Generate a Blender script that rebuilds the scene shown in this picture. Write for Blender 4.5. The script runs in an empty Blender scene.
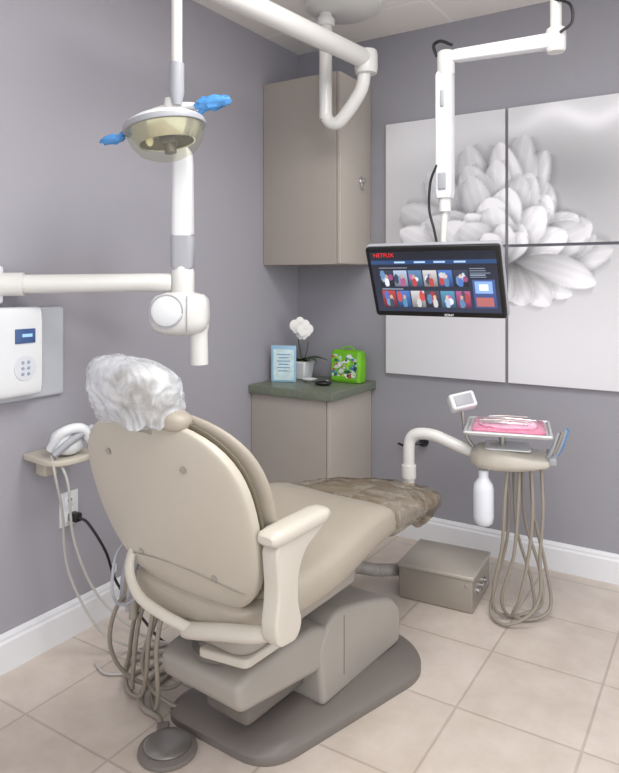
import bpy, bmesh, math, random
import numpy as np
from mathutils import Vector, Matrix, noise
random.seed(7)
S=bpy.context.scene
S.view_settings.view_transform='Standard'
rad=math.radians

# ------------------------------------------------------------------ materials
def lin(c):
    c=c/255.0
    return c/12.92 if c<=0.04045 else ((c+0.055)/1.055)**2.4
def L(rgb): return tuple(lin(c) for c in rgb)+(1.0,)
_m={}
def MAT(name,rgb,rough=.5,metal=0.0,var=.06,scale=12,bump=0.0,bscale=120,coat=0.0,alpha=1.0,trans=0.0,emit=0.0,spec=.5,sub=0.0):
    if name in _m: return _m[name]
    m=bpy.data.materials.new(name); m.use_nodes=True
    nt=m.node_tree; b=nt.nodes['Principled BSDF']
    tc=nt.nodes.new('ShaderNodeTexCoord')
    n=nt.nodes.new('ShaderNodeTexNoise'); n.inputs['Scale'].default_value=scale; n.inputs['Detail'].default_value=3
    nt.links.new(tc.outputs['Object'],n.inputs['Vector'])
    mx=nt.nodes.new('ShaderNodeMix'); mx.data_type='RGBA'
    c=L(rgb)
    mx.inputs['A'].default_value=tuple(x*(1-var) for x in c[:3])+(1,)
    mx.inputs['B'].default_value=tuple(min(1,x*(1+var)) for x in c[:3])+(1,)
    nt.links.new(n.outputs['Fac'],mx.inputs['Factor'])
    nt.links.new(mx.outputs['Result'],b.inputs['Base Color'])
    b.inputs['Roughness'].default_value=rough; b.inputs['Metallic'].default_value=metal
    b.inputs['Coat Weight'].default_value=coat; b.inputs['Alpha'].default_value=alpha
    b.inputs['Transmission Weight'].default_value=trans
    b.inputs['Specular IOR Level'].default_value=spec
    if emit>0:
        nt.links.new(mx.outputs['Result'],b.inputs['Emission Color']); b.inputs['Emission Strength'].default_value=emit
    if bump>0:
        n2=nt.nodes.new('ShaderNodeTexNoise'); n2.inputs['Scale'].default_value=bscale; n2.inputs['Detail'].default_value=4
        nt.links.new(tc.outputs['Object'],n2.inputs['Vector'])
        bp=nt.nodes.new('ShaderNodeBump'); bp.inputs['Strength'].default_value=bump; bp.inputs['Distance'].default_value=.01
        nt.links.new(n2.outputs['Fac'],bp.inputs['Height']); nt.links.new(bp.outputs['Normal'],b.inputs['Normal'])
    _m[name]=m; return m
def MATATTR(name,rough=.3,emit=0.0,coat=0.0,spec=.5):
    m=bpy.data.materials.new(name); m.use_nodes=True
    nt=m.node_tree; b=nt.nodes['Principled BSDF']
    a=nt.nodes.new('ShaderNodeAttribute'); a.attribute_name='Col'
    nt.links.new(a.outputs['Color'],b.inputs['Base Color'])
    b.inputs['Roughness'].default_value=rough; b.inputs['Coat Weight'].default_value=coat; b.inputs['Specular IOR Level'].default_value=spec
    if emit>0:
        nt.links.new(a.outputs['Color'],b.inputs['Emission Color']); b.inputs['Emission Strength'].default_value=emit
    return m
def tilemat(name,c1,c2,mortar,w,msize,ox,oy,rough,nscale,bump,lo=.84):
    m=bpy.data.materials.new(name); m.use_nodes=True
    nt=m.node_tree; b=nt.nodes['Principled BSDF']
    tc=nt.nodes.new('ShaderNodeTexCoord'); mp=nt.nodes.new('ShaderNodeMapping')
    mp.inputs['Location'].default_value=(ox,oy,0)
    nt.links.new(tc.outputs['Object'],mp.inputs['Vector'])
    br=nt.nodes.new('ShaderNodeTexBrick'); br.offset=0; br.squash=1
    br.inputs['Scale'].default_value=1; br.inputs['Brick Width'].default_value=w; br.inputs['Row Height'].default_value=w
    br.inputs['Mortar Size'].default_value=msize; br.inputs['Mortar Smooth'].default_value=.3
    br.inputs['Color1'].default_value=L(c1); br.inputs['Color2'].default_value=L(c2); br.inputs['Mortar'].default_value=L(mortar)
    nt.links.new(mp.outputs['Vector'],br.inputs['Vector'])
    n=nt.nodes.new('ShaderNodeTexNoise'); n.inputs['Scale'].default_value=nscale; n.inputs['Detail'].default_value=7; n.inputs['Roughness'].default_value=.65
    nt.links.new(tc.outputs['Object'],n.inputs['Vector'])
    cr=nt.nodes.new('ShaderNodeValToRGB')
    cr.color_ramp.elements[0].position=.35; cr.color_ramp.elements[0].color=(lo,lo*.975,lo*.95,1)
    cr.color_ramp.elements[1].position=.65; cr.color_ramp.elements[1].color=(1.0,1.0,1.0,1)
    nt.links.new(n.outputs['Fac'],cr.inputs['Fac'])
    mx=nt.nodes.new('ShaderNodeMix'); mx.data_type='RGBA'; mx.blend_type='MULTIPLY'; mx.inputs['Factor'].default_value=1
    nt.links.new(br.outputs['Color'],mx.inputs['A']); nt.links.new(cr.outputs['Color'],mx.inputs['B'])
    nt.links.new(mx.outputs['Result'],b.inputs['Base Color'])
    b.inputs['Roughness'].default_value=rough
    bp=nt.nodes.new('ShaderNodeBump'); bp.inputs['Strength'].default_value=bump; bp.inputs['Distance'].default_value=.003; bp.invert=True
    nt.links.new(br.outputs['Fac'],bp.inputs['Height']); nt.links.new(bp.outputs['Normal'],b.inputs['Normal'])
    return m
def filmmat(name,tint,gloss,amount,rough=.08,crinkle=.9,scale=22,spread=.4):
    m=bpy.data.materials.new(name); m.use_nodes=True; nt=m.node_tree
    for n in list(nt.nodes):
        if n.type!='OUTPUT_MATERIAL': nt.nodes.remove(n)
    out=[n for n in nt.nodes if n.type=='OUTPUT_MATERIAL'][0]
    t=nt.nodes.new('ShaderNodeBsdfTransparent'); t.inputs['Color'].default_value=L(tint)
    g=nt.nodes.new('ShaderNodeBsdfPrincipled'); g.inputs['Base Color'].default_value=L(gloss); g.inputs['Roughness'].default_value=rough
    tc=nt.nodes.new('ShaderNodeTexCoord'); n=nt.nodes.new('ShaderNodeTexNoise'); n.inputs['Scale'].default_value=scale; n.inputs['Detail'].default_value=3
    n.inputs['Distortion'].default_value=1.5
    nt.links.new(tc.outputs['Object'],n.inputs['Vector'])
    if crinkle>0:
        bp=nt.nodes.new('ShaderNodeBump'); bp.inputs['Strength'].default_value=crinkle; bp.inputs['Distance'].default_value=.015
        nt.links.new(n.outputs['Fac'],bp.inputs['Height']); nt.links.new(bp.outputs['Normal'],g.inputs['Normal'])
    mr=nt.nodes.new('ShaderNodeMapRange'); mr.inputs['From Min'].default_value=.35; mr.inputs['From Max'].default_value=.7
    mr.inputs['To Min'].default_value=amount*(1-spread); mr.inputs['To Max'].default_value=min(1,amount*(1+spread))
    nt.links.new(n.outputs['Fac'],mr.inputs['Value'])
    mx=nt.nodes.new('ShaderNodeMixShader'); nt.links.new(mr.outputs['Result'],mx.inputs['Fac'])
    nt.links.new(t.outputs[0],mx.inputs[1]); nt.links.new(g.outputs[0],mx.inputs[2]); nt.links.new(mx.outputs[0],out.inputs['Surface'])
    return m

# ------------------------------------------------------------------ mesh builders (all return bmesh)
def box(c,s,bev=.0,M=None,seg=3):
    bm=bmesh.new(); bmesh.ops.create_cube(bm,size=1)
    for v in bm.verts: v.co=Vector((v.co.x*s[0],v.co.y*s[1],v.co.z*s[2]))
    if bev>0: bmesh.ops.bevel(bm,geom=list(bm.edges),offset=bev,segments=seg,profile=.5,affect='EDGES')
    if M is not None: bmesh.ops.transform(bm,matrix=M,verts=bm.verts)
    bmesh.ops.translate(bm,vec=Vector(c),verts=bm.verts)
    return bm
def fillet(pts,r,seg=5):
    out=[];n=len(pts)
    for i in range(n):
        p=Vector(pts[i][:2]);a=Vector(pts[i-1][:2]);b=Vector(pts[(i+1)%n][:2])
        ri=pts[i][2] if len(pts[i])>2 else r
        d1=(a-p);d2=(b-p);l1=d1.length;l2=d2.length
        rr=min(ri,l1*.48,l2*.48)
        if rr<1e-5: out.append(p);continue
        p1=p+d1/l1*rr;p2=p+d2/l2*rr
        for k in range(seg+1):
            t=k/seg
            out.append((1-t)**2*p1+2*t*(1-t)*p+t*t*p2)
    return out
def prism(pts,h0,h1,bev=.004,M=None,seg=3):
    bm=bmesh.new()
    vs=[bm.verts.new((p[0],p[1],h0)) for p in pts]
    vt=[bm.verts.new((p[0],p[1],h1)) for p in pts]
    n=len(pts)
    bm.faces.new(vs);bm.faces.new(vt)
    for i in range(n): bm.faces.new((vs[i],vs[(i+1)%n],vt[(i+1)%n],vt[i]))
    bmesh.ops.recalc_face_normals(bm,faces=bm.faces)
    if bev>0:
        es=[e for e in bm.edges if abs(e.verts[0].co.z-e.verts[1].co.z)<1e-6]
        bmesh.ops.bevel(bm,geom=es,offset=bev,segments=seg,profile=.5,affect='EDGES',clamp_overlap=True)
    if M is not None: bmesh.ops.transform(bm,matrix=M,verts=bm.verts)
    return bm
def loft(secs,caps=True):
    bm=bmesh.new(); R=[[bm.verts.new(p) for p in s] for s in secs]; n=len(R[0])
    for a,b in zip(R[:-1],R[1:]):
        for i in range(n): bm.faces.new((a[i],a[(i+1)%n],b[(i+1)%n],b[i]))
    if caps:
        bm.faces.new(R[0]);bm.faces.new(R[-1])
    bmesh.ops.recalc_face_normals(bm,faces=bm.faces)
    return bm
def spline(pts,k=8):
    P=[Vector(p) for p in pts]; P=[P[0]*2-P[1]]+P+[P[-1]*2-P[-2]]
    out=[]
    for i in range(1,len(P)-2):
        for j in range(k):
            t=j/k;a,b,c,d=P[i-1:i+3]
            out.append(.5*((2*b)+(-a+c)*t+(2*a-5*b+4*c-d)*t*t+(-a+3*b-3*c+d)*t**3))
    out.append(P[-2]);return out
def tube(pts,r,seg=12,sm=0,flat=1.0):
    P=spline(pts,sm) if sm else [Vector(p) for p in pts]
    n=len(P)
    rr=r if callable(r) else (lambda t:r)
    secs=[];prev=None
    for i,p in enumerate(P):
        d=(P[min(i+1,n-1)]-P[max(i-1,0)]).normalized()
        if prev is None:
            u=d.orthogonal().normalized()
            if abs(d.z)<.9: u=d.cross(Vector((0,0,1))).normalized()
        else:
            u=(prev-d*prev.dot(d)).normalized()
        prev=u; w=d.cross(u)
        q=rr(i/(n-1))
        secs.append([p+u*math.cos(2*math.pi*k/seg)*q+w*math.sin(2*math.pi*k/seg)*q*flat for k in range(seg)])
    return loft(secs)
def lathe(prof,c=(0,0,0),seg=32,M=None):
    secs=[[Vector((max(r,1e-4)*math.cos(2*math.pi*k/seg),max(r,1e-4)*math.sin(2*math.pi*k/seg),z)) for k in range(seg)] for r,z in prof]
    bm=loft(secs)
    if M is not None: bmesh.ops.transform(bm,matrix=M,verts=bm.verts)
    bmesh.ops.translate(bm,vec=Vector(c),verts=bm.verts)
    return bm
def ball(c,s,M=None,seg=24,amp=0,fr=8,seed=0,e=2.0):
    bm=bmesh.new(); bmesh.ops.create_uvsphere(bm,u_segments=seg,v_segments=seg//2+4,radius=1)
    for v in bm.verts:
        if e!=2.0:
            q=(abs(v.co.x)**e+abs(v.co.y)**e+abs(v.co.z)**e)**(1/e); v.co/=q
        if amp:
            k=1+amp*noise.noise(v.co*fr+Vector((seed,seed,0)))
            v.co*=k
        v.co=Vector((v.co.x*s[0],v.co.y*s[1],v.co.z*s[2]))
    if M is not None: bmesh.ops.transform(bm,matrix=M,verts=bm.verts)
    bmesh.ops.translate(bm,vec=Vector(c),verts=bm.verts)
    return bm
def selipse(w,h,e=2.6,n=32):
    o=[]
    for k in range(n):
        a=2*math.pi*k/n;c=math.cos(a);s=math.sin(a)
        o.append((w*math.copysign(abs(c)**(2/e),c),h*math.copysign(abs(s)**(2/e),s)))
    return o
def join(*bms):
    a=bmesh.new()
    for b in bms:
        me=bpy.data.meshes.new('tmp'); b.to_mesh(me); a.from_mesh(me); bpy.data.meshes.remove(me); b.free()
    return a
def basis(x,y,z,o=(0,0,0)):
    return Matrix(((x[0],y[0],z[0],o[0]),(x[1],y[1],z[1],o[1]),(x[2],y[2],z[2],o[2]),(0,0,0,1)))
def ROT(ax,deg): return Matrix.Rotation(rad(deg),4,ax)

# ------------------------------------------------------------------ object helpers
def mkobj(name,bm,mat,center=True,smooth=True,ang=40):
    me=bpy.data.meshes.new(name)
    c=Vector((0,0,0))
    if center and len(bm.verts):
        xs=[v.co for v in bm.verts]
        lo=Vector((min(v.x for v in xs),min(v.y for v in xs),min(v.z for v in xs)))
        hi=Vector((max(v.x for v in xs),max(v.y for v in xs),max(v.z for v in xs)))
        c=(lo+hi)/2
        for v in bm.verts: v.co-=c
    bm.to_mesh(me); bm.free()
    if smooth:
        me.polygons.foreach_set('use_smooth',[True]*len(me.polygons)); me.set_sharp_from_angle(angle=rad(ang))
    if mat: me.materials.append(mat)
    o=bpy.data.objects.new(name,me); o.location=c
    S.collection.objects.link(o)
    return o
def tag(o,label=None,cat=None,group=None,kind=None):
    if label:o['label']=label
    if cat:o['category']=cat
    if group:o['group']=group
    if kind:o['kind']=kind
CEN={}
class Thing:
    def __init__(s,name,loc,label,cat,rotz=0,world=True,group=None):
        s.o=bpy.data.objects.new(name,None); s.o.empty_display_size=.1
        s.o.location=loc; s.o.rotation_euler=(0,0,rad(rotz)); S.collection.objects.link(s.o)
        s.M=Matrix.Translation(loc)@Matrix.Rotation(rad(rotz),4,'Z'); s.world=world
        tag(s.o,label,cat,group)
    def part(s,name,bm,mat,parent=None,label=None,world=None,ang=40,kind=None):
        w=s.world if world is None else world
        if w: bmesh.ops.transform(bm,matrix=s.M.inverted(),verts=bm.verts)
        o=mkobj(name,bm,mat,ang=ang)
        CEN[o.name]=o.location.copy()
        if parent is not None:
            o.location=o.location-CEN[parent.name]; o.parent=parent
        else:
            o.parent=s.o
        tag(o,label,kind=kind)
        return o
def single(name,bm,mat,label,cat,group=None,ang=40):
    o=mkobj(name,bm,mat,ang=ang); tag(o,label,cat,group); return o
def textbm(txt,size,M,extr=.0003,align_='CENTER'):
    cu=bpy.data.curves.new('t','FONT'); cu.body=txt; cu.size=size; cu.extrude=extr; cu.align_x=align_; cu.align_y='CENTER'
    ob=bpy.data.objects.new('t',cu); S.collection.objects.link(ob)
    bpy.context.view_layer.update()
    dg=bpy.context.evaluated_depsgraph_get()
    me=bpy.data.meshes.new_from_object(ob.evaluated_get(dg))
    bm=bmesh.new(); bm.from_mesh(me); bpy.data.objects.remove(ob); bpy.data.meshes.remove(me)
    bmesh.ops.transform(bm,matrix=M,verts=bm.verts)
    return bm
def colorgrid(nx,ny,w,h,fn,M,thick=0.0):
    bm=bmesh.new(); lay=bm.verts.layers.float_color.new('Col')
    us=np.linspace(0,1,nx);vs=np.linspace(0,1,ny);U,V=np.meshgrid(us,vs)
    C=fn(U.ravel(),V.ravel())
    vv=[]
    for i,(u,v) in enumerate(zip(U.ravel(),V.ravel())):
        b=bm.verts.new(((u-.5)*w,(v-.5)*h,0)); b[lay]=(float(C[i][0]),float(C[i][1]),float(C[i][2]),1); vv.append(b)
    for j in range(ny-1):
        for i in range(nx-1):
            bm.faces.new((vv[j*nx+i],vv[j*nx+i+1],vv[(j+1)*nx+i+1],vv[(j+1)*nx+i]))
    if thick>0:
        be=[e for e in bm.edges if e.is_boundary]
        r=bmesh.ops.extrude_edge_only(bm,edges=be)
        nv=[g for g in r['geom'] if isinstance(g,bmesh.types.BMVert)]
        for v in nv: v.co.z-=thick; v[lay]=(.45,.45,.46,1)
    bmesh.ops.transform(bm,matrix=M,verts=bm.verts)
    return bm

# ------------------------------------------------------------------ palette
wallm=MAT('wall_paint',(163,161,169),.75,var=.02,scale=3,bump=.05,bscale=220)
wallm2=MAT('wall_paint_shaded',(153,152,160),.75,var=.02,scale=3,bump=.05,bscale=220)  # same wall paint, with the back wall's dimmer light put into the colour
white=MAT('white_trim',(230,231,235),.4,var=.01)
floorm=tilemat('floor_tile',(211,200,191),(205,194,184),(186,175,165),.343,.0042,-1.62,.77,.30,7,.35,.86)
ceilm=tilemat('ceiling_tile',(240,238,235),(238,236,232),(248,247,246),.61,.011,-.25,.3,.9,150,.3,.94)
cream=MAT('cream_plastic',(198,192,181),.35,var=.02)
shellm=MAT('shell_plastic',(191,184,171),.36,var=.03)
uph=MAT('upholstery_vinyl',(164,155,142),.40,var=.05,bump=.08,bscale=300)
taupe=MAT('taupe_housing',(159,153,146),.38,var=.03)
dtaupe=MAT('dark_taupe_base',(114,107,102),.4,var=.04)
wp=MAT('white_plastic',(224,226,229),.3,var=.02)
gp=MAT('grey_plastic',(163,165,171),.4,var=.03)
offw=MAT('offwhite_enamel',(220,219,216),.3,var=.02)
hosem=MAT('hose_taupe',(146,138,127),.45,var=.04)
black=MAT('black_plastic',(22,22,24),.35,var=.1)
chrome=MAT('chrome',(205,205,208),.15,metal=1,var=.02)
steel=MAT('brushed_steel',(175,172,166),.35,metal=.8,var=.05)
cab=MAT('cabinet_laminate',(165,157,150),.45,var=.02)
cabd=MAT('cabinet_laminate_door',(180,172,163),.42,var=.02)
counterm=MAT('green_laminate',(112,119,104),.35,var=.35,scale=90)

# ------------------------------------------------------------------ room
H=2.44
def struct(name,bm,mat):
    o=mkobj(name,bm,mat,center=False,smooth=False); o['kind']='structure'; return o
struct('floor',box((1.7,-2.3,-.05),(3.6,4.8,.1)),floorm)
struct('ceiling',box((1.7,-2.3,H+.05),(3.6,4.8,.1)),ceilm)
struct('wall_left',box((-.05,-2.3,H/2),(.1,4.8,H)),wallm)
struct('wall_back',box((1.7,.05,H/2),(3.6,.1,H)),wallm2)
prof=[(0,0),(.016,0),(.016,.092),(.011,.1),(.011,.108),(.006,.118),(0,.12)]
def bb(name,a,b,nrm,p):
    A=Vector(a);B=Vector(b);n=Vector(nrm)
    struct(name,loft([[A+n*u+Vector((0,0,v)) for u,v in p],[B+n*u+Vector((0,0,v)) for u,v in p]]),white)
bb('baseboard_left',(0.0005,-4.6,0),(0.0005,-.415,0),(1,0,0),prof)
bb('baseboard_back',(.45,-.0005,0),(3.4,-.0005,0),(0,-1,0),prof)

# ------------------------------------------------------------------ cabinets
def cabinet(name,loc,label,x1,y0,z0,z1):
    T=Thing(name,loc,label,'cabinet')
    T.part('body',box((x1/2-.009,y0/2,(z0+z1)/2),(x1-.022,-y0-.004,z1-z0),.002),cab)
    d=T.part('door',box((x1-.009,y0/2,(z0+z1)/2),(.018,-y0-.008,z1-z0-.006),.003),cabd)
    return T,d
T,d=cabinet('wall_cabinet',(.22,-.16,1.313),'beige laminate wall cabinet with round lock, hung in the corner',.437,-.316,1.313,2.203)
bm=lathe([(.0,0),(.019,0),(.019,.004),(.013,.008),(.011,.02),(.007,.022),(0,.022)],(.4375,-.112,1.72),24,ROT('Y',90))
T.part('lock',bm,chrome,parent=d,label='round chrome cabinet lock')
ring=[(.449,-.112+.013*math.cos(a),1.695+.018*math.sin(a)) for a in np.linspace(0,2*math.pi,20)]
T.part('pull_ring',tube(ring,.003,8),steel,parent=d)
T,d=cabinet('base_cabinet',(.22,-.2,0),'beige laminate base cabinet standing in the corner',.44,-.414,0,.70)
single('countertop',box((.2325,-.218,.72),(.463,.434,.04),.004),counterm,'speckled grey-green laminate countertop on the base cabinet','countertop')

# ------------------------------------------------------------------ counter objects
T=Thing('greeting_card',(.10,-.28,.74),'pale blue printed card standing on the countertop','card',rotz=22,world=False)
T.part('board',box((0,0,.09),(.125,.004,.178),.001,None),MAT('card_blue',(150,190,215),.5,var=.25,scale=14))
T.part('print_panel',box((0,-.0028,.085),(.102,.001,.15),0),MAT('card_print',(205,226,235),.5,var=.3,scale=40))
T.part('print_lines',join(*[box((0,-.004,.135-.016*i),(.065-.014*(i%2),.0006,.004)) for i in range(6)]),MAT('card_ink',(90,140,185),.5),kind='stuff')
T=Thing('orchid',(.115,-.14,.74),'white orchid in a square white pot on the countertop','potted plant',world=False)
pot=loft([[Vector((sx*(.038+.010*z/.09),sy*(.038+.010*z/.09),z+.001)) for sx,sy in ((-1,-1),(1,-1),(1,1),(-1,1))] for z in (0,.09)])
bmesh.ops.bevel(pot,geom=list(pot.edges),offset=.005,segments=3,affect='EDGES')
T.part('pot',pot,wp)
T.part('moss',ball((0,0,.086),(.036,.036,.012),amp=.3,fr=5),MAT('moss',(70,62,48),.9,var=.4,scale=90))
leafm=MAT('leaf_green',(52,82,48),.35,var=.2)
def leaf(base,d,ln,w,droop):
    secs=[];d=Vector(d).normalized();s=d.cross(Vector((0,0,1))).normalized()
    for i in range(11):
        t=i/10; p=Vector(base)+d*ln*t+Vector((0,0,ln*(.55*t-droop*t*t)))
        ww=w*math.sin(math.pi*min(.97,max(.12,t**.8)))
        secs.append([p-s*ww+Vector((0,0,ww*.3)),p+Vector((0,0,-.001)),p+s*ww+Vector((0,0,ww*.3)),p+Vector((0,0,.002))])
    return loft(secs)
for i,(dx,dy,ln) in enumerate([(1,.5,.13),(-1,-.5,.10),(.9,-.3,.12),(-.3,-1,.07),(.2,1,.06)]):
    T.part('leaf',leaf((0,0,.088),(dx,dy,0),ln,.024,.5),leafm)
st=[(0,0,.085),(-.006,-.005,.14),(-.014,-.01,.20),(-.010,-.015,.245),(.008,-.02,.262),(.022,-.02,.255)]
T.part('stem',tube(st,.0028,8,6),MAT('stem_green',(70,80,45),.5))
T.part('stem',tube([(.01,0,.085),(.03,0,.14),(.04,.0,.19)],.002,8,6),_m['stem_green'])
petm=MAT('petal_white',(242,240,238),.5,var=.02)
def blossom(c,s,yaw):
    bs=[]
    for k,(a,l,w) in enumerate([(90,1,.45),(10,1.1,.62),(170,1.1,.62),(-50,.95,.42),(-130,.95,.42)]):
        M=ROT('Z',yaw)@ROT('Y',-a)@Matrix.Translation((l*s*.5,0,0))
        bs.append(ball((0,0,0),(s*l*.52,s*.09,s*w),M,14))
    b=join(*bs); bmesh.ops.translate(b,vec=Vector(c),verts=b.verts); return b
for c,s,y in [((.008,-.03,.268),.047,30),((.036,-.026,.25),.040,50),((.018,-.025,.225),.030,10)]:
    T.part('blossom',blossom(c,s,y),petm)
T=Thing('dish',(.2,-.2,.74),'small round white dish on the countertop','dish',world=False)
T.part('bowl',lathe([(0,0.001),(.022,.001),(.036,.012),(.038,.014),(.034,.013),(.02,.005),(0,.004)]),wp)
T=Thing('computer_mouse',(.32,-.27,.74),'small black and grey mouse lying on the countertop','mouse',rotz=30,world=False)
T.part('shell',ball((0,0,.012),(.042,.024,.012)),black)
T.part('wheel',ball((.018,0,.022),(.008,.004,.004)),gp)
T=Thing('lunch_bag',(.365,-.105,.74),'bright green patterned box bag with handle on the countertop','bag',world=False)
grn=MAT('bag_green',(112,185,28),.45,var=.25,scale=18)
secs=[]
for z,w,h in [(0,.076,.036),(.004,.082,.04),(.07,.084,.044),(.135,.083,.04),(.152,.078,.03),(.156,.07,.02)]:
    secs.append([Vector((x,y,z+.0005)) for x,y in selipse(w,h,5,32)])
T.part('bag_body',loft(secs),grn)
T.part('handle',tube([(-.03,0,.152),(-.03,0,.165),(-.01,0,.172),(.01,0,.172),(.03,0,.165),(.03,0,.152)],.004,8,6),grn)
def bagfn(U,V):
    C=np.zeros((len(U),3)); C[:]=(.16,.48,.02)
    rs=random.Random(5); pal=[(.75,.78,.8),(.03,.05,.10),(.45,.05,.07),(.05,.20,.35),(.35,.7,.05),(.6,.65,.6),(.02,.12,.05),(.2,.5,.04)]
    for i in range(90):
        a,b,r=rs.uniform(.03,.97),rs.uniform(.1,.92),rs.uniform(.03,.07)
        sx=rs.uniform(.6,2.0)
        m=((U-a)/r/sx)**2+((V-b)/r)**2<1
        C[m]=rs.choice(pal)
    return C
T.part('front_print',colorgrid(70,60,.14,.13,bagfn,basis((1,0,0),(0,0,1),(0,-1,0),(0,-.0452,.078)),.004),MATATTR('bag_print',.4))

# ------------------------------------------------------------------ wall art
def flower(X,Z):
    g=.66+0*X
    g+= .10*np.exp(-(((X-.70)/.32)**2+((Z-1.88)/.20)**2))
    g-= .26*np.exp(-(((X-1.30)/.55)**2+((Z-1.70)/.16)**2))
    g-= .16*np.exp(-(((X-1.50)/.25)**2+((Z-1.46)/.20)**2))
    g-= .14*np.exp(-(((X-.66)/.16)**2+((Z-1.47)/.12)**2))
    g+= .14*np.exp(-(((X-1.0)/.65)**2+((Z-.88)/.28)**2))
    g+= .22*np.exp(-(((X-1.42)/.26)**2+((Z-1.93+.03*np.sin(X*18))/.04)**2))  # pale cloudy reflection across the upper right panel, painted into the print colour
    rs=random.Random(21)
    def petal(bx,bz,ang,ln,w,br,curl=0,soft=.008):
        nonlocal g
        ca,sa=math.cos(rad(ang)),math.sin(rad(ang))
        u=((X-bx)*ca+(Z-bz)*sa)/ln; v=(-(X-bx)*sa+(Z-bz)*ca)-curl*ln*np.clip(u,0,1)**2
        uu=np.clip(u,0,1)
        hw=w*np.power(np.clip(np.sin(np.pi*np.power(uu,1.55)*.97+.03),0,1),.62)
        m=np.clip((hw-np.abs(v))/soft,0,1)*(u>0)*(u<1)
        vv=np.clip(v/(hw+1e-4),-1,1)
        sh=br*(.20+.80*np.clip(uu*1.2,0,1)**1.1)*(1-.20*vv-.12*vv**4+.04*np.cos(v/w*13)+.02*np.cos(v/w*29))
        sh-=.16*np.exp(-((np.abs(vv)-.97)/.08)**2)
        shd=np.clip(1-(np.abs(v)-hw)/.035,0,1)*(u>0.05)*(u<.98)*(m<=0)
        g=g*(1-.26*shd)
        g=g*(1-m)+sh*m
    cx,cz=1.10,1.31
    for n,l0,w,br,a0,a1,sf in [(9,.56,.085,.66,4,176,.02),(8,.50,.085,.80,14,168,.010),(7,.42,.080,.74,24,160,.008),(6,.35,.078,.95,38,148,.006),(4,.26,.07,.84,58,130,.006)]:
        for k in range(n):
            a=a0+(a1-a0)*k/(n-1)+rs.uniform(-7,7)
            petal(cx+rs.uniform(-.02,.02),cz+rs.uniform(-.01,.02),a,l0*rs.uniform(.84,1.04)*(.84 if a<70 else 1),w*rs.uniform(.85,1.15),min(.98,br*rs.uniform(.88,1.08)),rs.uniform(-.18,.18),sf)
    for a,l in [(-28,.30),(-52,.26),(-80,.21),(-110,.19),(-145,.20),(-6,.36),(188,.30)]:
        petal(cx+.03,cz+.02,a,l,.066,.90,rs.uniform(-.18,.18))
    for a,l in [(60,.17),(90,.19),(120,.17)]:
        petal(cx,cz-.01,a,l,.055,.97)
    return np.clip(g,.03,.94)
artm=MATATTR('art_print',.35,spec=.3)
k=0
for (x0,x1) in ((.528,1.109),(1.123,1.722)):
    for (z0,z1) in ((.787,1.384),(1.397,1.998)):
        def fn(U,V,x0=x0,x1=x1,z0=z0,z1=z1):
            g=flower(x0+U*(x1-x0),z0+V*(z1-z0))
            return np.stack([g*.985,g*.985,g*1.03],1)
        M=basis((1,0,0),(0,0,1),(0,-1,0),((x0+x1)/2,-.022,(z0+z1)/2))
        nm={0:'square wall panel print, pale grey with a few white petals',1:'square wall panel print showing white flower petals on grey',2:'square wall panel print with drooping white petals along its top',3:'square wall panel print with side petals and a painted cloudy reflection'}[k]
        o=mkobj('wall_art_panel',colorgrid(130,130,x1-x0,z1-z0,fn,M,.021),artm); tag(o,nm,'picture','flower print panels'); k+=1

# ------------------------------------------------------------------ ceiling mounted operatory light
lampx,lampy=.547,-1.499
T=Thing('dental_light',(.46,-.49,2.44),'white ceiling-mounted dental light with jointed arm and blue-wrapped handles','lamp')
T.part('ceiling_plate',lathe([(0,-.045),(.12,-.045),(.165,-.02),(.17,0),(0,0)],(.53,-.45,2.4395),40),offw)
T.part('ceiling_post',tube([(.465,-.49,2.40),(.465,-.49,1.98),(.47,-.49,1.945),(.49,-.489,1.92),(.52,-.488,1.915),(.55,-.487,1.935),(.60,-.486,1.99),(.64,-.486,2.05),(.655,-.486,2.13)],lambda t:.028,20,5),offw)
T.part('post_collar',lathe([(0,0),(.036,0),(.04,.006),(.04,.03),(.036,.036),(0,.036)],(.465,-.49,2.34),28),offw)
ar=T.part('swing_arm',tube([(.662,-.45,2.165),(.655,-.52,2.165),(.60,-1.0,2.168),(.547,-1.47,2.17),(.545,-1.53,2.17)],lambda t:.040 if .02<t<.98 else .034,22,4),offw)
T.part('arm_joint',lathe([(0,-.055),(.044,-.05),(.048,-.03),(.048,.03),(.044,.045),(0,.05)],(.66,-.486,2.155),28),offw)
T.part('drop_pole',tube([(lampx,lampy,2.16),(lampx,lampy,1.83)],.016,18),offw)
T.part('pole_joint',tube([(lampx,lampy,1.89),(lampx,lampy,1.87),(lampx,lampy,1.80),(lampx,lampy,1.765)],lambda t:.022 if t<.9 else .014,18),gp)
R=Matrix.Translation((lampx-.03,lampy-.02,1.70))@ROT('Z',32)@ROT('Y',-9)@ROT('X',-3)
def inl(bm): bmesh.ops.transform(bm,matrix=R,verts=bm.verts); return bm
head=T.part('lamp_head',inl(lathe([(.10,0.0),(.118,.0),(.121,.006),(.112,.016),(.09,.028),(.06,.038),(.03,.044),(0,.045)],(0,0,0),48)),wp,label='white domed lamp housing')
T.part('rim',inl(lathe([(.112,-.008),(.122,-.008),(.124,0),(.122,.008),(.112,.008)],(0,0,0),48)),gp,parent=head)
glass=filmmat('lens_glass',(244,244,236),(225,226,222),.10,.03,0,3,.2)
T.part('lens',inl(lathe([(.117,0),(.116,-.02),(.106,-.052),(.082,-.082),(.045,-.098),(0,-.103)],(0,0,0),48)),glass,parent=head,label='clear curved lens')
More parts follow.
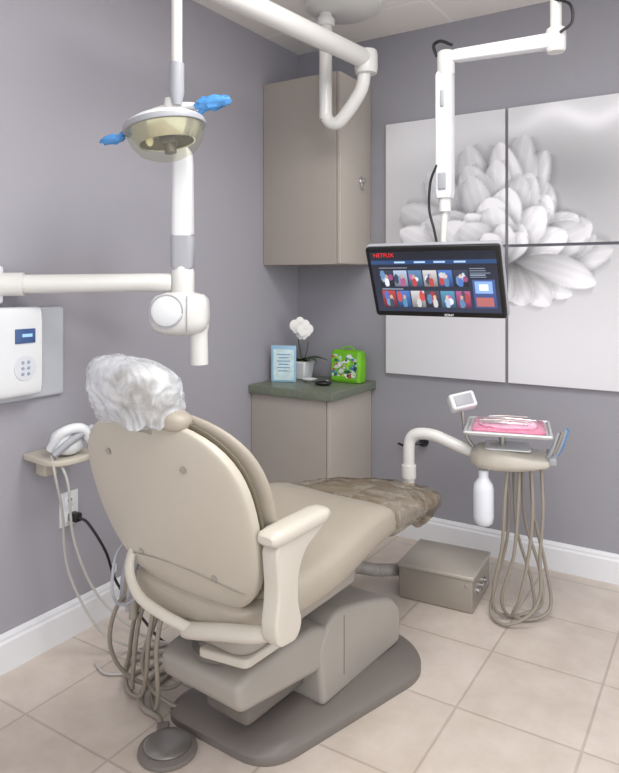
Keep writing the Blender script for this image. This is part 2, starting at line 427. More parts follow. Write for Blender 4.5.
T.part('reflector',inl(lathe([(.110,-.004),(.100,-.030),(.085,-.052),(.08,-.050),(.09,-.028),(.098,-.004)],(0,0,0),48)),MAT('reflector_gold',(215,212,188),.18,metal=.85,var=.2,scale=14),parent=head,label='gold-tinted ring reflector')
T.part('inner_plate',inl(lathe([(0,-.006),(.104,-.006),(.104,-.002),(0,-.002)],(0,0,0),40)),MAT('inner_grey',(150,148,140),.3,metal=.5),parent=head)
T.part('bulb_housing',inl(join(box((.01,-.02,-.038),(.05,.04,.05),.006),lathe([(0,-.088),(.018,-.088),(.018,-.05),(0,-.05)],(.01,-.02,0),16))),MAT('bulb_grey',(112,108,100),.4,metal=.3),parent=head)
T.part('bulb',inl(ball((-.045,-.03,-.04),(.012,.012,.022))),MAT('bulb_warm',(225,215,170),.15,emit=.3),parent=head)
T.part('yoke',inl(tube([(-.10,.02,.01),(-.09,.03,.04),(-.03,.03,.06),(.03,.02,.063),(.09,.02,.055),(.115,.0,.03)],.011,14,5)),offw,parent=head)
T.part('yoke_post',inl(tube([(.02,.02,.045),(.03,.02,.085)],.022,16)),offw,parent=head)
film=MAT('blue_film',(80,150,215),.12,var=.4,scale=30,alpha=.85,bump=.5,bscale=40)
T.part('handle',inl(join(tube([(.105,0,.02),(.135,-.005,.04)],.008,10),ball((.153,-.01,.045),(.055,.02,.020),ROT('Y',-2),20,.35,3))),film,parent=head,label='handle wrapped in blue film')
T.part('handle',inl(join(tube([(-.105,0,.005),(-.135,0,-.005)],.008,10),ball((-.16,0,-.014),(.038,.016,.014),None,20,.3,3,5))),film,parent=head,label='handle wrapped in blue film')

# ------------------------------------------------------------------ x-ray unit
T=Thing('xray_unit',(0,-1.76,1.23),'white wall-mounted dental x-ray arm with tube head','x-ray machine')
T.part('wall_bracket',box((.018,-1.775,1.225),(.034,.10,.12),.01),wp)
T.part('horizontal_arm',tube([(.02,-1.745,1.226),(.06,-1.70,1.227),(.36,-1.40,1.232),(.395,-1.365,1.232)],lambda t:.030,22),offw)
T.part('arm_sleeve',tube([(.022,-1.738,1.226),(.075,-1.685,1.227)],.037,22),offw)
def R32(x,y,cx=.425,cy=-1.342): 
    q=Matrix.Rotation(rad(32),3,'Z')@Vector((x,y,0)); return Vector((cx+q.x,cy+q.y,0))
T.part('elbow',lathe([(0,-.06),(.026,-.06),(.034,-.045),(.038,-.038),(.038,.03),(.032,.05),(.024,.056),(0,.056)],(.425,-1.342,1.235),28),offw)
secs=[]
for z,w in [(1.275,.03),(1.285,.038),(1.38,.038),(1.385,.034)]:
    secs.append([R32(x,y)+Vector((0,0,z)) for x,y in selipse(w,.032,4,28)])
T.part('arm_joint',loft(secs),gp)
secs=[]
for z,w in [(1.385,.031),(1.39,.036),(1.62,.033),(1.66,.030),(1.675,.018)]:
    secs.append([R32(x,y)+Vector((0,0,z)) for x,y in selipse(w,.03,4,28)])
T.part('vertical_arm',loft(secs),wp)
Rx=Matrix.Translation((.433,-1.365,1.13))@ROT('Z',32)
def inx(bm): bmesh.ops.transform(bm,matrix=Rx,verts=bm.verts); return bm
T.part('yoke',inx(tube([(.0,.02,.085),(-.01,.02,.065),(-.02,.02,.03)],.019,14,4)),offw)
hd=[]
for x,w in [(-.092,.02),(-.088,.042),(-.074,.056),(-.04,.066),(.0,.068),(.045,.066),(.078,.058),(.09,.046),(.095,.02)]:
    hd.append([Vector((x,y,z+.02*max(0,x))) for y,z in selipse(w,w*1.05,3.2,32)])
h=T.part('tube_head',inx(loft(hd)),offw,label='rounded white x-ray tube head')
T.part('head_cap',inx(lathe([(0,0),(.048,0),(.050,.006),(.046,.014),(.034,.019),(0,.02)],(-.03,-.058,.01),32,ROT('X',90))),wp,parent=h)
T.part('head_cap_ring',inx(lathe([(.050,0),(.054,0),(.054,.008),(.050,.008)],(-.03,-.059,.01),32,ROT('X',90))),gp,parent=h)
T.part('cone',inx(tube([(.060,.0,-.04),(.062,0,-.065),(.062,0,-.07),(.064,0,-.165)],lambda t:.036 if t<.3 else .029,24)),offw,parent=h,label='round collimator cone')
T.part('head_seam',inx(tube([(.035,-.062,-.058),(.035,-.068,0),(.035,-.062,.06)],.002,8,4)),gp,parent=h)

T=Thing('xray_control_panel',(0,-1.68,.84),'white x-ray control panel with small blue display, fixed to the wall','control panel')
T.part('backplate',box((.010,-1.70,1.0),(.018,.42,.30),.01),MAT('panel_grey',(196,200,207),.4))
secs=[]
for y,dx,z0,z1 in [(-1.87,.035,.90,1.13),(-1.86,.055,.885,1.145),(-1.76,.068,.875,1.155),(-1.63,.068,.875,1.155),(-1.615,.055,.885,1.145),(-1.61,.04,.90,1.13)]:
    secs.append([Vector((.02+dx/2+a,y,(z0+z1)/2+b)) for a,b in selipse(dx/2,(z1-z0)/2,6,28)])
f=T.part('housing',loft(secs),wp)
T.part('display',box((.089,-1.69,1.065),(.006,.07,.045),.002),MAT('lcd_blue',(60,85,130),.2,var=.2,scale=40,emit=.2),parent=f)
T.part('display_digits',box((.0925,-1.685,1.067),(.001,.035,.010)),MAT('lcd_digit',(150,190,225),.4,emit=.4),parent=f)
T.part('keypad',tube([(.0885,-1.69,.965),(.0905,-1.69,.965)],.038,32),MAT('keypad',(214,217,224),.4),parent=f)
for i in range(3):
    for j in range(2):
        T.part('button',lathe([(0,0),(.005,0),(.005,.003),(0,.004)],(.090,-1.70+.020*j,.983-.018*i),14,ROT('Y',90)),MAT('button_blue',(150,163,185),.4),parent=f)

# ------------------------------------------------------------------ wall shelf with handpiece holder, outlet
T=Thing('wall_shelf',(0,-1.60,.665),'small beige shelf with rounded end fixed to the wall','shelf')
T.part('tray',prism(fillet([(0.001,-1.64,.01),(.19,-1.66,.09),(.20,-1.50,.07),(.001,-1.44,.01)],.03),.655,.674,.006),shellm)
T.part('bracket',box((.03,-1.57,.625),(.055,.05,.06),.006),shellm)
T=Thing('ultrasonic_scaler',(.12,-1.57,.674),'white curved handpiece unit with cable, resting on the wall shelf','dental device')
T.part('unit',ball((.13,-1.565,.718),(.05,.058,.043),ROT('Z',30),24,e=2.6),wp)
T.part('cradle',tube([(.12,-1.62,.70),(.16,-1.61,.755),(.19,-1.56,.765),(.19,-1.52,.72)],.016,14,5),wp)
T.part('handpiece',tube([(.16,-1.64,.69),(.18,-1.59,.73),(.20,-1.52,.765)],lambda t:.009+.004*math.sin(3*t),12,5),gp)
T.part('cable',tube([(.15,-1.64,.69),(.17,-1.64,.62),(.15,-1.60,.5),(.14,-1.57,.3),(.2,-1.50,.1),(.28,-1.42,.02),(.36,-1.40,.008),(.38,-1.48,.008),(.30,-1.55,.008),(.22,-1.53,.008)],.0042,8,8),MAT('cable_grey',(185,182,178),.4))
T.part('cable',tube([(.14,-1.62,.69),(.19,-1.61,.60),(.17,-1.57,.4),(.21,-1.50,.2),(.33,-1.40,.06),(.42,-1.28,.01)],.0042,8,8),_m['cable_grey'])
T=Thing('power_outlet',(0,-1.462,.446),'white wall outlet plate with a plugged-in black cord','outlet')
pl=T.part('plate',box((.004,-1.462,.446),(.007,.075,.118),.002),wp)
for dz in (.027,-.027):
    T.part('socket',box((.009,-1.462,.446+dz),(.004,.035,.034),.002),white,parent=pl)
for dy in (-.007,.007):
    T.part('slot',box((.0112,-1.462+dy,.477),(.001,.003,.009)),black,parent=pl)
T.part('plug',box((.032,-1.457,.42),(.042,.03,.03),.006),black)
T.part('cord',tube([(.05,-1.457,.42),(.08,-1.44,.40),(.12,-1.40,.30),(.13,-1.36,.18),(.22,-1.33,.07),(.34,-1.33,.012),(.43,-1.28,.007),(.55,-1.24,.007)],.005,8,8),black)
T.part('cord_tag',box((.128,-1.37,.235),(.016,.012,.03),.003),wp)

# ------------------------------------------------------------------ monitor on ceiling arm
T=Thing('monitor',(1.449,-.611,2.44),'black flat monitor with streaming menu on a white ceiling arm','monitor')
px,py_=1.449,-.611
T.part('ceiling_plate',lathe([(0,-.03),(.05,-.03),(.07,-.01),(.07,0),(0,0)],(px,py_,2.4395),32),offw)
T.part('ceiling_pole',tube([(px,py_,2.42),(px,py_,2.06)],.019,20),offw)
T.part('pole_cap',lathe([(0,-.04),(.028,-.04),(.033,-.03),(.033,.03),(.03,.04),(0,.04)],(px,py_,2.055),24),offw)
secs=[]
for x,w in [(1.435,.022),(1.425,.026),(1.11,.022),(1.095,.018)]:
    f_=(1.449-x)/.391
    secs.append([Vector((x,py_-.034*f_+y,2.055+z)) for y,z in selipse(.022,w,5,24)])
T.part('upper_arm',loft(secs),wp)
T.part('elbow_joint',lathe([(0,-.06),(.026,-.058),(.032,-.05),(.032,.025),(.026,.032),(0,.034)],(1.07,-.645,2.045),24),offw)
secs=[]
for z,w in [(2.0,.026),(1.99,.031),(1.56,.031),(1.54,.026)]:
    secs.append([Vector((1.066+x,-.645+y,z)) for x,y in selipse(w,.028,5,24)])
T.part('lower_arm',loft(secs),wp)
T.part('arm_detail',box((1.066,-.676,1.90),(.014,.006,.06),.003),gp)
T.part('arm_cover',box((1.066,-.676,1.60),(.03,.006,.06),.003),gp)
T.part('arm_knuckle',tube([(1.066,-.645,1.55),(1.066,-.645,1.49)],.022,18),offw)
T.part('arm_rod',tube([(1.066,-.645,1.5),(1.062,-.65,1.40),(1.06,-.66,1.28),(1.055,-.68,1.245)],.012,14,4),offw)
T.part('arm_cable',tube([(1.045,-.67,1.66),(1.02,-.67,1.60),(1.015,-.67,1.5),(1.035,-.67,1.42),(1.05,-.67,1.34),(1.055,-.665,1.27)],.005,8,6),black)
T.part('arm_cable',tube([(1.10,-.66,2.09),(1.06,-.67,2.11),(1.03,-.665,2.10),(1.04,-.66,2.06)],.006,8,6),black)
T.part('arm_cable',tube([(px+.0,py_-.02,2.19),(px+.05,py_-.02,2.16),(px+.055,py_-.02,2.10),(px+.02,py_-.03,2.07)],.005,8,6),black)
yaw=32.2-29
Ms=Matrix.Translation((1.06,-.735,1.233))@ROT('Z',yaw)@ROT('X',90)@ROT('X',24)
def ins(bm): bmesh.ops.transform(bm,matrix=Ms,verts=bm.verts); return bm
W_,H_=.487,.275
bz=T.part('bezel',ins(prism(fillet([(-W_/2,-H_/2),(W_/2,-H_/2),(W_/2,H_/2),(-W_/2,H_/2)],.014),-.022,.004,.004)),black,label='glossy black screen frame')
T.part('silver_edge',ins(prism(fillet([(-W_/2-.004,-H_/2-.004),(W_/2+.004,-H_/2-.004),(W_/2+.004,H_/2+.004),(-W_/2-.004,H_/2+.004)],.016),-.03,-.008,.003)),gp,parent=bz)
T.part('rear_cover',ins(prism(fillet([(-.2,-.11),(.2,-.11),(.2,.11),(-.2,.11)],.02),-.052,-.028,.01)),gp)
T.part('tilt_bracket',ins(box((0.0,0.0,-.062),(.1,.1,.022),.004)),gp)
def scr(U,V):
    n=len(U);C=np.zeros((n,3));C[:]=(.012,.014,.022)
    C[:]+=np.outer(.02*(1-V),(0.6,.8,1.6))
    def rect(a,b,c,d,col):
        m=(U>=a)&(U<=b)&(V>=c)&(V<=d);C[m]=col
    rs=random.Random(11)
    rect(.0,1,.79,.86,(.02,.05,.13))
    for i in range(4): rect(.20+.16*i,.29+.16*i,.81,.84,(.30,.42,.65))
    for i in range(5): rect(.79,.79+.16*rs.uniform(.5,1),.71-.035*i,.72-.035*i,(.2,.25,.33))
    rect(.06,.30,.725,.74,(.25,.27,.33)); rect(.06,.24,.375,.39,(.2,.22,.28))
    pal=[(.62,.66,.74),(.40,.06,.06),(.07,.16,.45),(.38,.45,.6),(.10,.20,.36),(.08,.24,.38),(.35,.09,.22),(.5,.5,.52),(.06,.06,.09),(.04,.05,.08)]
    for r_,(c,d) in enumerate([(.43,.69),(.08,.35)]):
        for i in range(6):
            a=.055+.122*i;b=a+.112;m=(U>=a)&(U<=b)&(V>=c)&(V<=d)
            base=np.array(rs.choice(pal));x=(U[m]-a)/(b-a);y=(V[m]-c)/(d-c)
            col=np.outer(.25+.6*y,base)
            skin=np.array((.5,.35,.28))
            for q in range(3):
                c2=np.array(rs.choice(pal)); k=((x-rs.uniform(.15,.85))**2/rs.uniform(.01,.05)+(y-rs.uniform(.2,.8))**2/rs.uniform(.02,.12))<1
                col[k]=c2*rs.uniform(.6,1.1)
            fx=rs.uniform(.35,.65)
            k=((x-fx)**2/.03+(y-.25)**2/.10)<1; col[k]=np.array(rs.choice(pal))*.8
            k=((x-fx)**2/.010+(y-.62)**2/.018)<1; col[k]=skin*rs.uniform(.7,1.0)
            C[m]=col
    m=(U>=.80)&(U<=.97)&(V>=.08)&(V<=.54);C[m]=np.outer(.5+.5*V[m],(.06,.10,.28))
    rect(.82,.95,.32,.51,(.18,.30,.55));rect(.82,.95,.11,.25,(.30,.10,.10)); rect(.85,.92,.36,.46,(.6,.6,.65))
    return C
T.part('screen',ins(colorgrid(190,110,W_-.030,H_-.038,scr,Matrix.Translation((0,.002,.0052)))),MATATTR('screen_glow',.15,emit=.9),parent=bz,label='lit display with rows of thumbnails')
T.part('lettering',ins(textbm('NETFLIX',.021,Matrix.Translation((-.175,.107,.006)))),MAT('logo_red',(215,30,35),.4,emit=.8),parent=bz)
T.part('lettering',ins(textbm('SONY',.013,Matrix.Translation((0.04,-.1292,.0045)))),MAT('logo_silver',(225,225,230),.4,emit=.5),parent=bz)

# ------------------------------------------------------------------ dental chair
CH=Thing('dental_chair',(.86,-1.28,0),'taupe upholstered dental chair with cream shell and plastic covers','dental chair',rotz=-5,world=False)
o1=fillet([(-.25,-.35,.09),(.14,-.335,.10),(.265,.28,.12),(.14,.42,.12),(-.12,.42,.12),(-.25,.28,.12)],.1,8)
def ring2(pts,sc_,z): return [Vector((p[0]*sc_,p[1]*sc_,z)) for p in pts]
CH.part('base_plate',loft([ring2(o1,1,0.001),ring2(o1,1.0,.020),ring2(o1,.98,.028),ring2(o1,.90,.042),ring2(o1,.60,.058),ring2(o1,.45,.062)]),dtaupe,label='dark taupe floor base plate')
YZ=basis((0,1,0),(0,0,1),(1,0,0))
hp=fillet([(-.10,.05,.02),(.33,.05,.02),(.34,.16,.04),(.28,.215,.05),(.10,.27,.06),(-.04,.30,.05),(-.12,.22,.04)],.03,5)
CH.part('base_housing',prism(hp,-.145,.145,.022,YZ,4),taupe)
CH.part('housing_seam',prism([(-.0,.10),(.002,.10),(.002,.27),(0,.27)],-.146,.1463,0,YZ),dtaupe)
lp=fillet([(-.43,.195,.03),(-.05,.145,.03),(-.02,.24,.04),(-.12,.285,.03),(-.39,.285,.03),(-.44,.265,.02)],.03,5)
CH.part('lift_arm',prism(lp,-.145,.14,.02,YZ,4),taupe)
CH.part('lift_arm_underside',box((.0,-.18,.13),(.16,.32,.08),.02),dtaupe)
CH.part('swivel_column',lathe([(0,0),(.085,0),(.085,.010),(.07,.02),(.065,.06),(.08,.065),(.08,.075),(0,.075)],(0,-.34,.282),32),dtaupe)
CH.part('seat_frame',prism(fillet([(-.16,-.45,.06),(.17,-.45,.06),(.15,.08,.05),(-.14,.08,.05)],.05),.345,.395,.015),taupe)
CH.part('frame_plate',prism(fillet([(.03,-.47,.02),(.17,-.44,.02),(.17,-.30,.02),(.05,-.34,.02)],.02),.322,.345,.006),cream)
def cushion(rows,e=3.2,n=36,dish=.0):
    secs=[]
    for y,zc,w,t in rows:
        sec=[]
        for x,z in selipse(w,t,e,n):
            k=(x/max(w,1e-4))
            sec.append(Vector((x,y,zc+z+dish*k*k*(1 if z>0 else .3))))
        secs.append(sec)
    return loft(secs)
def interp(rows,k=5):
    P=[Vector(r) for r in rows]
    out=[]
    for i in range(len(P)-1):
        a=P[max(0,i-1)];b=P[i];c=P[i+1];d=P[min(len(P)-1,i+2)]
        for j in range(k):
            t=j/k; out.append(.5*((2*b)+(-a+c)*t+(2*a-5*b+4*c-d)*t*t+(-a+3*b-3*c+d)*t**3))
    out.append(P[-1]); return [tuple(p) for p in out]
rows=interp([(-.49,.44,.12,.012),(-.48,.44,.18,.03),(-.44,.44,.215,.046),(-.35,.45,.235,.058),(-.2,.465,.25,.064),(-.05,.495,.25,.066),(.05,.51,.245,.062),(.13,.505,.235,.055),(.165,.50,.22,.045),(.175,.50,.2,.03)],4)
CH.part('seat',cushion(rows,3.2,40,.018),uph,label='taupe vinyl seat cushion')
rows=interp([(.10,.49,.18,.02),(.12,.49,.215,.04),(.18,.495,.22,.048),(.32,.485,.20,.045),(.46,.465,.18,.038),(.56,.452,.165,.034),(.60,.448,.14,.03),(.620,.448,.10,.02),(.626,.448,.07,.01)],4)
CH.part('legrest',cushion(rows,3.0,40,.004),uph,label='taupe vinyl leg rest')
rows=interp([(.17,.494,.230,.054),(.25,.492,.224,.053),(.36,.483,.207,.051),(.46,.463,.190,.046),(.55,.449,.176,.043),(.60,.443,.160,.040),(.632,.440,.130,.032),(.645,.438,.10,.02)],7)
bm=cushion(rows,3.2,80,.0)
for v in bm.verts:
    nn=noise.noise(v.co*13)*.005+(1-abs(noise.noise(v.co*24)))**4*.006
    v.co.z+=nn; v.co.x*=1+nn*.9
    if v.co.z<.44: v.co.z+=.045*noise.noise(v.co*16+Vector((3,1,0)))-.016
filmb=filmmat('foot_cover_film',(226,220,211),(176,168,158),.30,.05,.9,11,.9)
CH.part('foot_cover',bm,filmb,label='crinkled transparent plastic cover over the foot end')
by=Vector((0,-.31,.951)); bz_=Vector((0,-.951,-.31))
MB=basis((1,0,0),by,bz_,(0,-.445,.405))
def backpad(n,length,wf,t0,t1,e,bulge,v0=0):
    secs=[]
    for i in range(n+1):
        v=(1-math.cos(math.pi*i/n))/2
        k=(1-abs(2*v-1)**4)**.5 if 0<i<n else .05
        kw=(1-abs(2*v-1)**4.2)**.45 if 0<i<n else .12
        w=wf(v)*kw; h=(t1-t0)/2*max(k,.08)
        secs.append([MB@Vector((x,v0+v*length,(t0+t1)/2+z-bulge*(x/.27)**2+.012*math.sin(math.pi*v))) for x,z in selipse(w,h,e,48)])
    return loft(secs)
wf=lambda v:.20+.085*math.sin(math.pi*min(1,(v*.70+.08)))**1.0
CH.part('backrest_cushion',backpad(30,.54,lambda v:wf(v)+.006,-.070,-.022,2.6,.03,.012),uph,label='taupe vinyl back cushion')
sh=CH.part('backrest',backpad(30,.51,lambda v:wf(v)-.004,-.028,.008,6,.015,.035),shellm,label='cream plastic rear shell of the backrest')
CH.part('gasket',backpad(30,.52,lambda v:wf(v)-.001,-.030,-.020,4,.018,.030),MAT('gasket_olive',(112,104,88),.6),parent=sh)
for x,y in ((-.15,.44),(.12,.44),(-.13,.16),(.13,.16)):
    CH.part('screw_cap',lathe([(0,0),(.008,0),(.008,.002),(0,.003)],MB@Vector((x,y,.0165-.015*(x/.27)**2)),16,MB.to_3x3().to_4x4()),taupe,parent=sh)
CH.part('rear_seam',tube([MB@Vector((x,.13+.03*math.cos(x*7),.0165-.015*(x/.27)**2)) for x in np.linspace(-.21,.21,18)],.0014,6),taupe,parent=sh)
hp_=CH.part('headrest',ball((-.01,-.605,.978),(.100,.044,.060),ROT('X',14),28,e=2.6),uph,label='taupe headrest pad')
CH.part('headrest_side',ball((.055,-.592,.930),(.078,.036,.024),ROT('Y',6),24,e=3),uph,parent=hp_)
CH.part('headrest_post',box((0,-.60,.90),(.07,.02,.14),.006,ROT('X',16)),steel)
hc=Vector((-.012,-.625,1.0))
secs=[];NS=34;NK=140
for i in range(NS+1):
    t=i/NS
    z=.925+.140*t
    q=(1-max(0,(t-.60)/.40)**2.6)**.5 if t<1 else .03
    wx=(.112+.006*math.sin(math.pi*t*.9))*max(q,.03); wy=(.068+.006*math.sin(math.pi*t))*max(q,.03)
    sec=[]
    for k2,(x,y) in enumerate(selipse(wx,wy,3.1,NK)):
        a=2*math.pi*k2/NK
        P3=Vector((math.cos(a)*1.5,math.sin(a)*1.5,t*2.4+4))
        rid=(1-abs(noise.noise(P3*2.1)))**5
        big=.012*noise.noise(P3*.8)
        fine=.006*rid-.003+.0035*(1-t)*math.sin(a*13+4*noise.noise(P3)*3)
        r=1+(fine+big)/max(.05,math.hypot(x,y)+.02)
        zz=z+.018*max(0,-x)/.1*t+.008*noise.noise(Vector((a*2,t*3,1)))*(1 if t<.15 else .5)-.014*(t<.08)*abs(math.sin(a*4))
        sec.append(Vector((hc.x+x*r,hc.y+y*r-.10*(t-.5)*.35,zz)))
    secs.append(sec)
bagm=filmmat('bag_film',(248,248,250),(226,229,233),.52,.10,.55,13,.35)
CH.part('headrest_cover',loft(secs),bagm,label='crumpled translucent white plastic bag over the headrest',ang=70)
ap=fillet([(-.522,.665,.03),(-.502,.69,.03),(-.36,.70,.02),(-.34,.68,.02),(-.375,.662,.03),(-.42,.642,.04),(-.446,.595,.04),(-.446,.53,.04),(-.43,.485,.03),(-.45,.452,.03),(-.515,.457,.04),(-.525,.50,.04),(-.512,.57,.04)],.03,5)
arm=CH.part('armrest',prism(ap,.285,.33,.016,YZ,4),cream,label='cream curved armrest')
pd=[]
for y,w,t in [(-.535,.02,.008),(-.527,.028,.016),(-.50,.031,.019),(-.42,.031,.019),(-.355,.031,.018),(-.333,.027,.015),(-.325,.018,.008)]:
    pd.append([Vector((.308+x,y,.690+.03*(y+.53)+z)) for x,z in selipse(w,t,2.8,24)])
CH.part('arm_pad',loft(pd),cream,parent=arm)
CH.part('arm_crossbar',tube([(.30,-.482,.48),(.25,-.50,.46),(.15,-.505,.435),(.05,-.50,.405),(0,-.47,.385),(-.05,-.42,.375)],.023,16,5,.8),cream)
CH.part('back_bracket',tube([(-.19,-.475,.56),(-.175,-.51,.50),(-.12,-.525,.45),(-.03,-.52,.425),(.06,-.505,.41)],.013,12,5,.7),cream)
CH.part('legrest_support',box((0,.16,.40),(.16,.34,.035),.012,ROT('X',4)),taupe)
hs=[[(-.18,-.44,.42),(-.24,-.43,.30),(-.30,-.40,.14),(-.38,-.34,.03),(-.46,-.28,.012),(-.44,-.18,.012)],
[(-.14,-.45,.42),(-.17,-.45,.30),(-.22,-.42,.16),(-.32,-.36,.04),(-.42,-.33,.012),(-.52,-.24,.012),(-.48,-.14,.012)],
[(-.20,-.42,.42),(-.32,-.43,.34),(-.38,-.42,.2),(-.38,-.36,.08),(-.30,-.28,.03),(-.22,-.25,.09)],
[(-.12,-.44,.40),(-.14,-.45,.28),(-.17,-.42,.14),(-.25,-.36,.03),(-.34,-.30,.012),(-.38,-.18,.012)],
[(-.22,-.40,.42),(-.29,-.40,.3),(-.37,-.36,.14),(-.46,-.30,.04),(-.56,-.20,.012),(-.50,-.08,.012)],
[(-.16,-.40,.39),(-.20,-.41,.3),(-.26,-.40,.18),(-.27,-.36,.08),(-.22,-.32,.03),(-.18,-.28,.03)]]
for p in hs: CH.part('hose',tube(p,.0062,10,8),hosem)
CH.part('hose',tube([(-.15,-.46,.44),(-.26,-.46,.36),(-.34,-.44,.36),(-.38,-.40,.44),(-.34,-.38,.50)],.0045,8,8),gp)
for i,(x,y) in enumerate(((-.22,-.44),(-.26,-.42),(-.30,-.40),(-.34,-.38))):
    CH.part('suction_handpiece',tube([(x,y,.46),(x-.01,y-.01,.40),(x-.01,y-.015,.33)],lambda t:.008+.004*t,10,4),gp if i%2 else hosem)
hz=[(.845,-1.04,.16),(.79,-.93,.185),(.765,-.80,.175),(.785,-.64,.11),(.815,-.50,.068),(.828,-.46,.062)]
CH.part('corrugated_hose',tube(spline(hz,26),lambda t:.021+.004*math.sin(t*2*math.pi*34),14),MAT('ribbed_grey',(165,161,155),.4),world=True,label='ribbed grey hose')

# ------------------------------------------------------------------ delivery unit
DU=Thing('delivery_unit',(1.26,-.517,0),'cream dental delivery unit with tray, bottle and hanging hoses','dental instrument unit',rotz=15,world=False)
DU.part('support_arm',tube([(.80,-.95,.375),(.84,-.80,.375),(.885,-.62,.38),(.891,-.585,.40),(.891,-.572,.46),(.891,-.572,.58),(.90,-.57,.625),(.93,-.568,.645),(.99,-.562,.645),(1.05,-.553,.625),(1.125,-.543,.60),(1.16,-.54,.595)],.0225,18,5),offw,world=True)
DU.part('arm_collar',lathe([(0,0),(.028,0),(.028,.05),(0,.05)],(.891,-.572,.47),24),offw,world=True)
secs=[]
for x,w,t,z in [(-.135,.02,.008,.585),(-.13,.045,.024,.588),(-.10,.075,.042,.59),(-.04,.09,.044,.590),(.03,.095,.038,.588),(.09,.09,.028,.588),(.13,.08,.022,.590),(.145,.07,.014,.592),(.15,.05,.006,.594)]:
    secs.append([Vector((x,y,z+zz)) for y,zz in selipse(w,t,3,32)])
hb=DU.part('unit_head',loft(secs),cream,label='cream instrument head')
DU.part('touch_panel',prism(fillet([(-.08,-.07),(.08,-.07),(.08,.07),(-.08,.07)],.02),.628,.633,.002),wp,parent=hb)
DU.part('tray_post',tube([(-.02,0,.62),(-.02,0,.695)],.012,14),steel)
DU.part('tray',join(prism(fillet([(-.145,-.13),(.145,-.13),(.145,.13),(-.145,.13)],.02),.690,.696,.002),*[tube(p,.006,8) for p in ([(-.145,-.13,.700),(-.145,.13,.700)],[(.145,-.13,.700),(.145,.13,.700)],[(-.145,-.13,.700),(.145,-.13,.700)],[(-.145,.13,.700),(.145,.13,.700)])]),MAT('tray_grey',(196,198,200),.3,metal=.3),label='grey metal tray')
DU.part('pad_rod',tube([(-.165,.0,.755),(-.15,.0,.66),(-.115,.0,.61)],.007,12,4),steel)
MP=Matrix.Translation((-.165,-.01,.785))@ROT('Z',20)@ROT('X',-28)@ROT('Y',-12)
cp=box((0,0,0),(.098,.055,.062),.01); bmesh.ops.transform(cp,matrix=MP,verts=cp.verts)
cpo=DU.part('control_pad',cp,wp,label='white tilted control pad')
cp=box((0,-.029,0),(.07,.003,.04),.001); bmesh.ops.transform(cp,matrix=MP,verts=cp.verts)
DU.part('keys',cp,gp,parent=cpo)
DU.part('water_bottle',lathe([(0,0),(.022,.001),(.033,.01),(.037,.03),(.037,.13),(.034,.15),(.022,.168),(.018,.175),(.018,.20),(0,.205)],(-.085,-.04,.345),28),MAT('bottle_white',(222,226,234),.3,var=.03),label='translucent white water bottle')
for i,(x,c) in enumerate(((.15,gp),(.165,steel),(.18,gp),(.19,film))):
    DU.part('handpiece',tube([(x-.02,-.05+.03*i,.60),(x,-.055+.03*i,.64),(x+.02,-.06+.03*i,.70)],lambda t:.009-.004*t,10,4),c)
DU.part('handpiece_holder',box((.15,.0,.60),(.03,.15,.03),.008),gp)
hdel=[[(0,-.05,.57),(-.01,-.06,.45),(-.02,-.06,.28),(-.05,-.05,.12),(-.04,-.03,.03),(.03,.0,.012),(.09,.03,.03),(.08,.05,.14),(.03,.05,.32),(.02,.05,.56)],
[(.04,-.05,.57),(.035,-.06,.42),(.02,-.06,.25),(-.02,-.05,.10),(0,-.02,.02),(.06,.01,.018),(.12,.03,.06),(.11,.05,.18),(.06,.05,.35),(.05,.05,.56)],
[(.08,-.05,.57),(.085,-.06,.42),(.07,-.06,.25),(.04,-.06,.10),(.02,-.04,.03),(.09,-.01,.012),(.15,.03,.05),(.13,.05,.2),(.09,.05,.38),(.08,.05,.56)],
[(.115,-.04,.57),(.12,-.05,.42),(.11,-.05,.26),(.11,-.05,.12),(.07,-.07,.05),(-.01,-.08,.012),(-.06,-.03,.03),(-.04,.03,.12),(.0,.05,.30),(.0,.05,.56)]]
for p in hdel: DU.part('hose',tube(p,.0062,10,8),hosem)

T=Thing('instrument_pouch',(1.26,-.517,.697),'glossy pink plastic instrument pouch lying on the metal tray','pouch',rotz=15,world=False)
pk=MAT('pink_film',(232,120,155),.12,var=.45,scale=25,coat=.5,bump=.5,bscale=50)
T.part('pouch',prism(fillet([(-.125,-.11),(.13,-.11),(.13,.115),(-.125,.115)],.03),.0008,.012,.005),pk)
bm=ball((.0,.01,.014),(.105,.085,.010),None,40,e=3)
for v in bm.verts: v.co.z+=noise.noise(v.co*45)*.006
T.part('contents',bm,MAT('liner_pink',(240,170,195),.2,var=.35,scale=35,coat=.3))
for i,(a,b,m_) in enumerate([((-.09,-.05),(.07,-.06),chrome),((-.10,-.02),(.08,-.01),steel),((-.08,.03),(.10,.02),chrome),((-.07,.06),(.07,.075),steel)]):
    T.part('tool',tube([(a[0],a[1],.027),((a[0]+b[0])/2,(a[1]+b[1])/2,.030),(b[0],b[1],.028)],lambda t:.0032+.0012*math.sin(6*t),8,4),m_)

# ------------------------------------------------------------------ wall jack
T=Thing('wall_jack',(.70,0,.47),'small black wall jack with short cord','wall jack')
T.part('jack',lathe([(0,0),(.022,0),(.02,.02),(.012,.04),(0,.042)],(.72,-.001,.47),20,ROT('X',90)),black)
T.part('cord',tube([(.72,-.04,.47),(.68,-.06,.465),(.64,-.06,.455),(.60,-.03,.452)],.006,8,6),black)

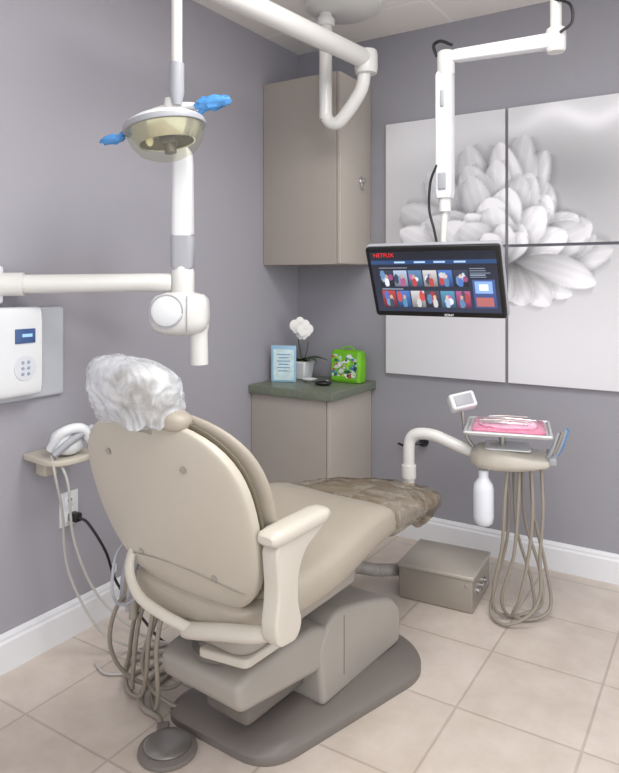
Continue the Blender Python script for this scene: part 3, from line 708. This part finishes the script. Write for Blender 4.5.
# ------------------------------------------------------------------ floor utility box
T=Thing('utility_box',(.99,-.445,0),'beige metal utility junction box standing on the tiled floor','floor box',rotz=4,world=False)
b=T.part('box_body',box((0,0,.062),(.29,.265,.122),.006),MAT('box_metal',(158,151,142),.35,metal=.25,var=.04))
T.part('lid',box((0,0,.130),(.30,.275,.016),.005),MAT('box_lid',(178,171,161),.35,metal=.15,var=.04),parent=b)
for i in range(3):
    T.part('side_port',lathe([(0,0),(.014,0),(.014,.01),(.008,.012),(0,.012)],(.1455,-.06+.05*i,.06),16,ROT('Y',90)),chrome,parent=b)
for x in (-.12,.12):
    T.part('screw',lathe([(0,0),(.006,0),(.004,.003),(0,.003)],(x,-.133,.10),12,ROT('X',90)),steel,parent=b)

# ------------------------------------------------------------------ foot control
T=Thing('foot_control',(.70,-1.695,0),'round dark metal foot pedal with cable on the floor','foot pedal')
T.part('base_ring',lathe([(0,.001),(.074,.001),(.078,.006),(.076,.014),(.066,.018),(0,.018)],(.70,-1.695,0),48),dtaupe)
T.part('pedal_disc',lathe([(0,.018),(.060,.018),(.062,.024),(.056,.029),(.03,.033),(0,.034)],(.70,-1.695,0),48),MAT('pedal_steel',(150,147,143),.3,metal=.7))
for r in (.02,.035):
    T.part('pedal_ridge',lathe([(r,.0305-r*.05),(r+.003,.0325-r*.05),(r+.006,.0305-r*.05)],(.70,-1.695,.0),40),steel)
T.part('cable_socket',box((.64,-1.65,.014),(.035,.035,.022),.006,ROT('Z',45)),dtaupe)
T.part('cable',tube([(.63,-1.645,.014),(.59,-1.62,.012),(.52,-1.61,.012),(.46,-1.55,.012),(.44,-1.47,.012),(.49,-1.41,.012),(.56,-1.39,.012)],.008,10,8),hosem)

# ------------------------------------------------------------------ lights
def area(name,loc,rot,size,size2,power,col=(1,1,1)):
    l=bpy.data.lights.new(name,'AREA'); l.shape='RECTANGLE'; l.size=size; l.size_y=size2; l.energy=power; l.color=col
    o=bpy.data.objects.new(name,l); o.location=loc; o.rotation_euler=rot; S.collection.objects.link(o)
area('ceiling_light_panel',(1.5,-1.5,2.42),(0,0,0),1.2,.6,26,(1,.99,.97))
area('ceiling_light_panel.001',(2.3,-3.0,2.42),(0,0,0),1.2,1.2,34,(1,.99,.98))
w=bpy.data.worlds.new('world'); S.world=w; w.use_nodes=True
bg=w.node_tree.nodes['Background']; bg.inputs['Color'].default_value=(.965,.975,1,1); bg.inputs['Strength'].default_value=1.45

# ------------------------------------------------------------------ camera
cam=bpy.data.cameras.new('camera'); co=bpy.data.objects.new('camera',cam); S.collection.objects.link(co)
co.location=(1.949,-2.979,1.24); co.rotation_euler=(rad(90),0,rad(32.2))
cam.sensor_fit='HORIZONTAL'; cam.sensor_width=36; cam.lens=36*667/619; cam.shift_y=-106.5/619
S.camera=co
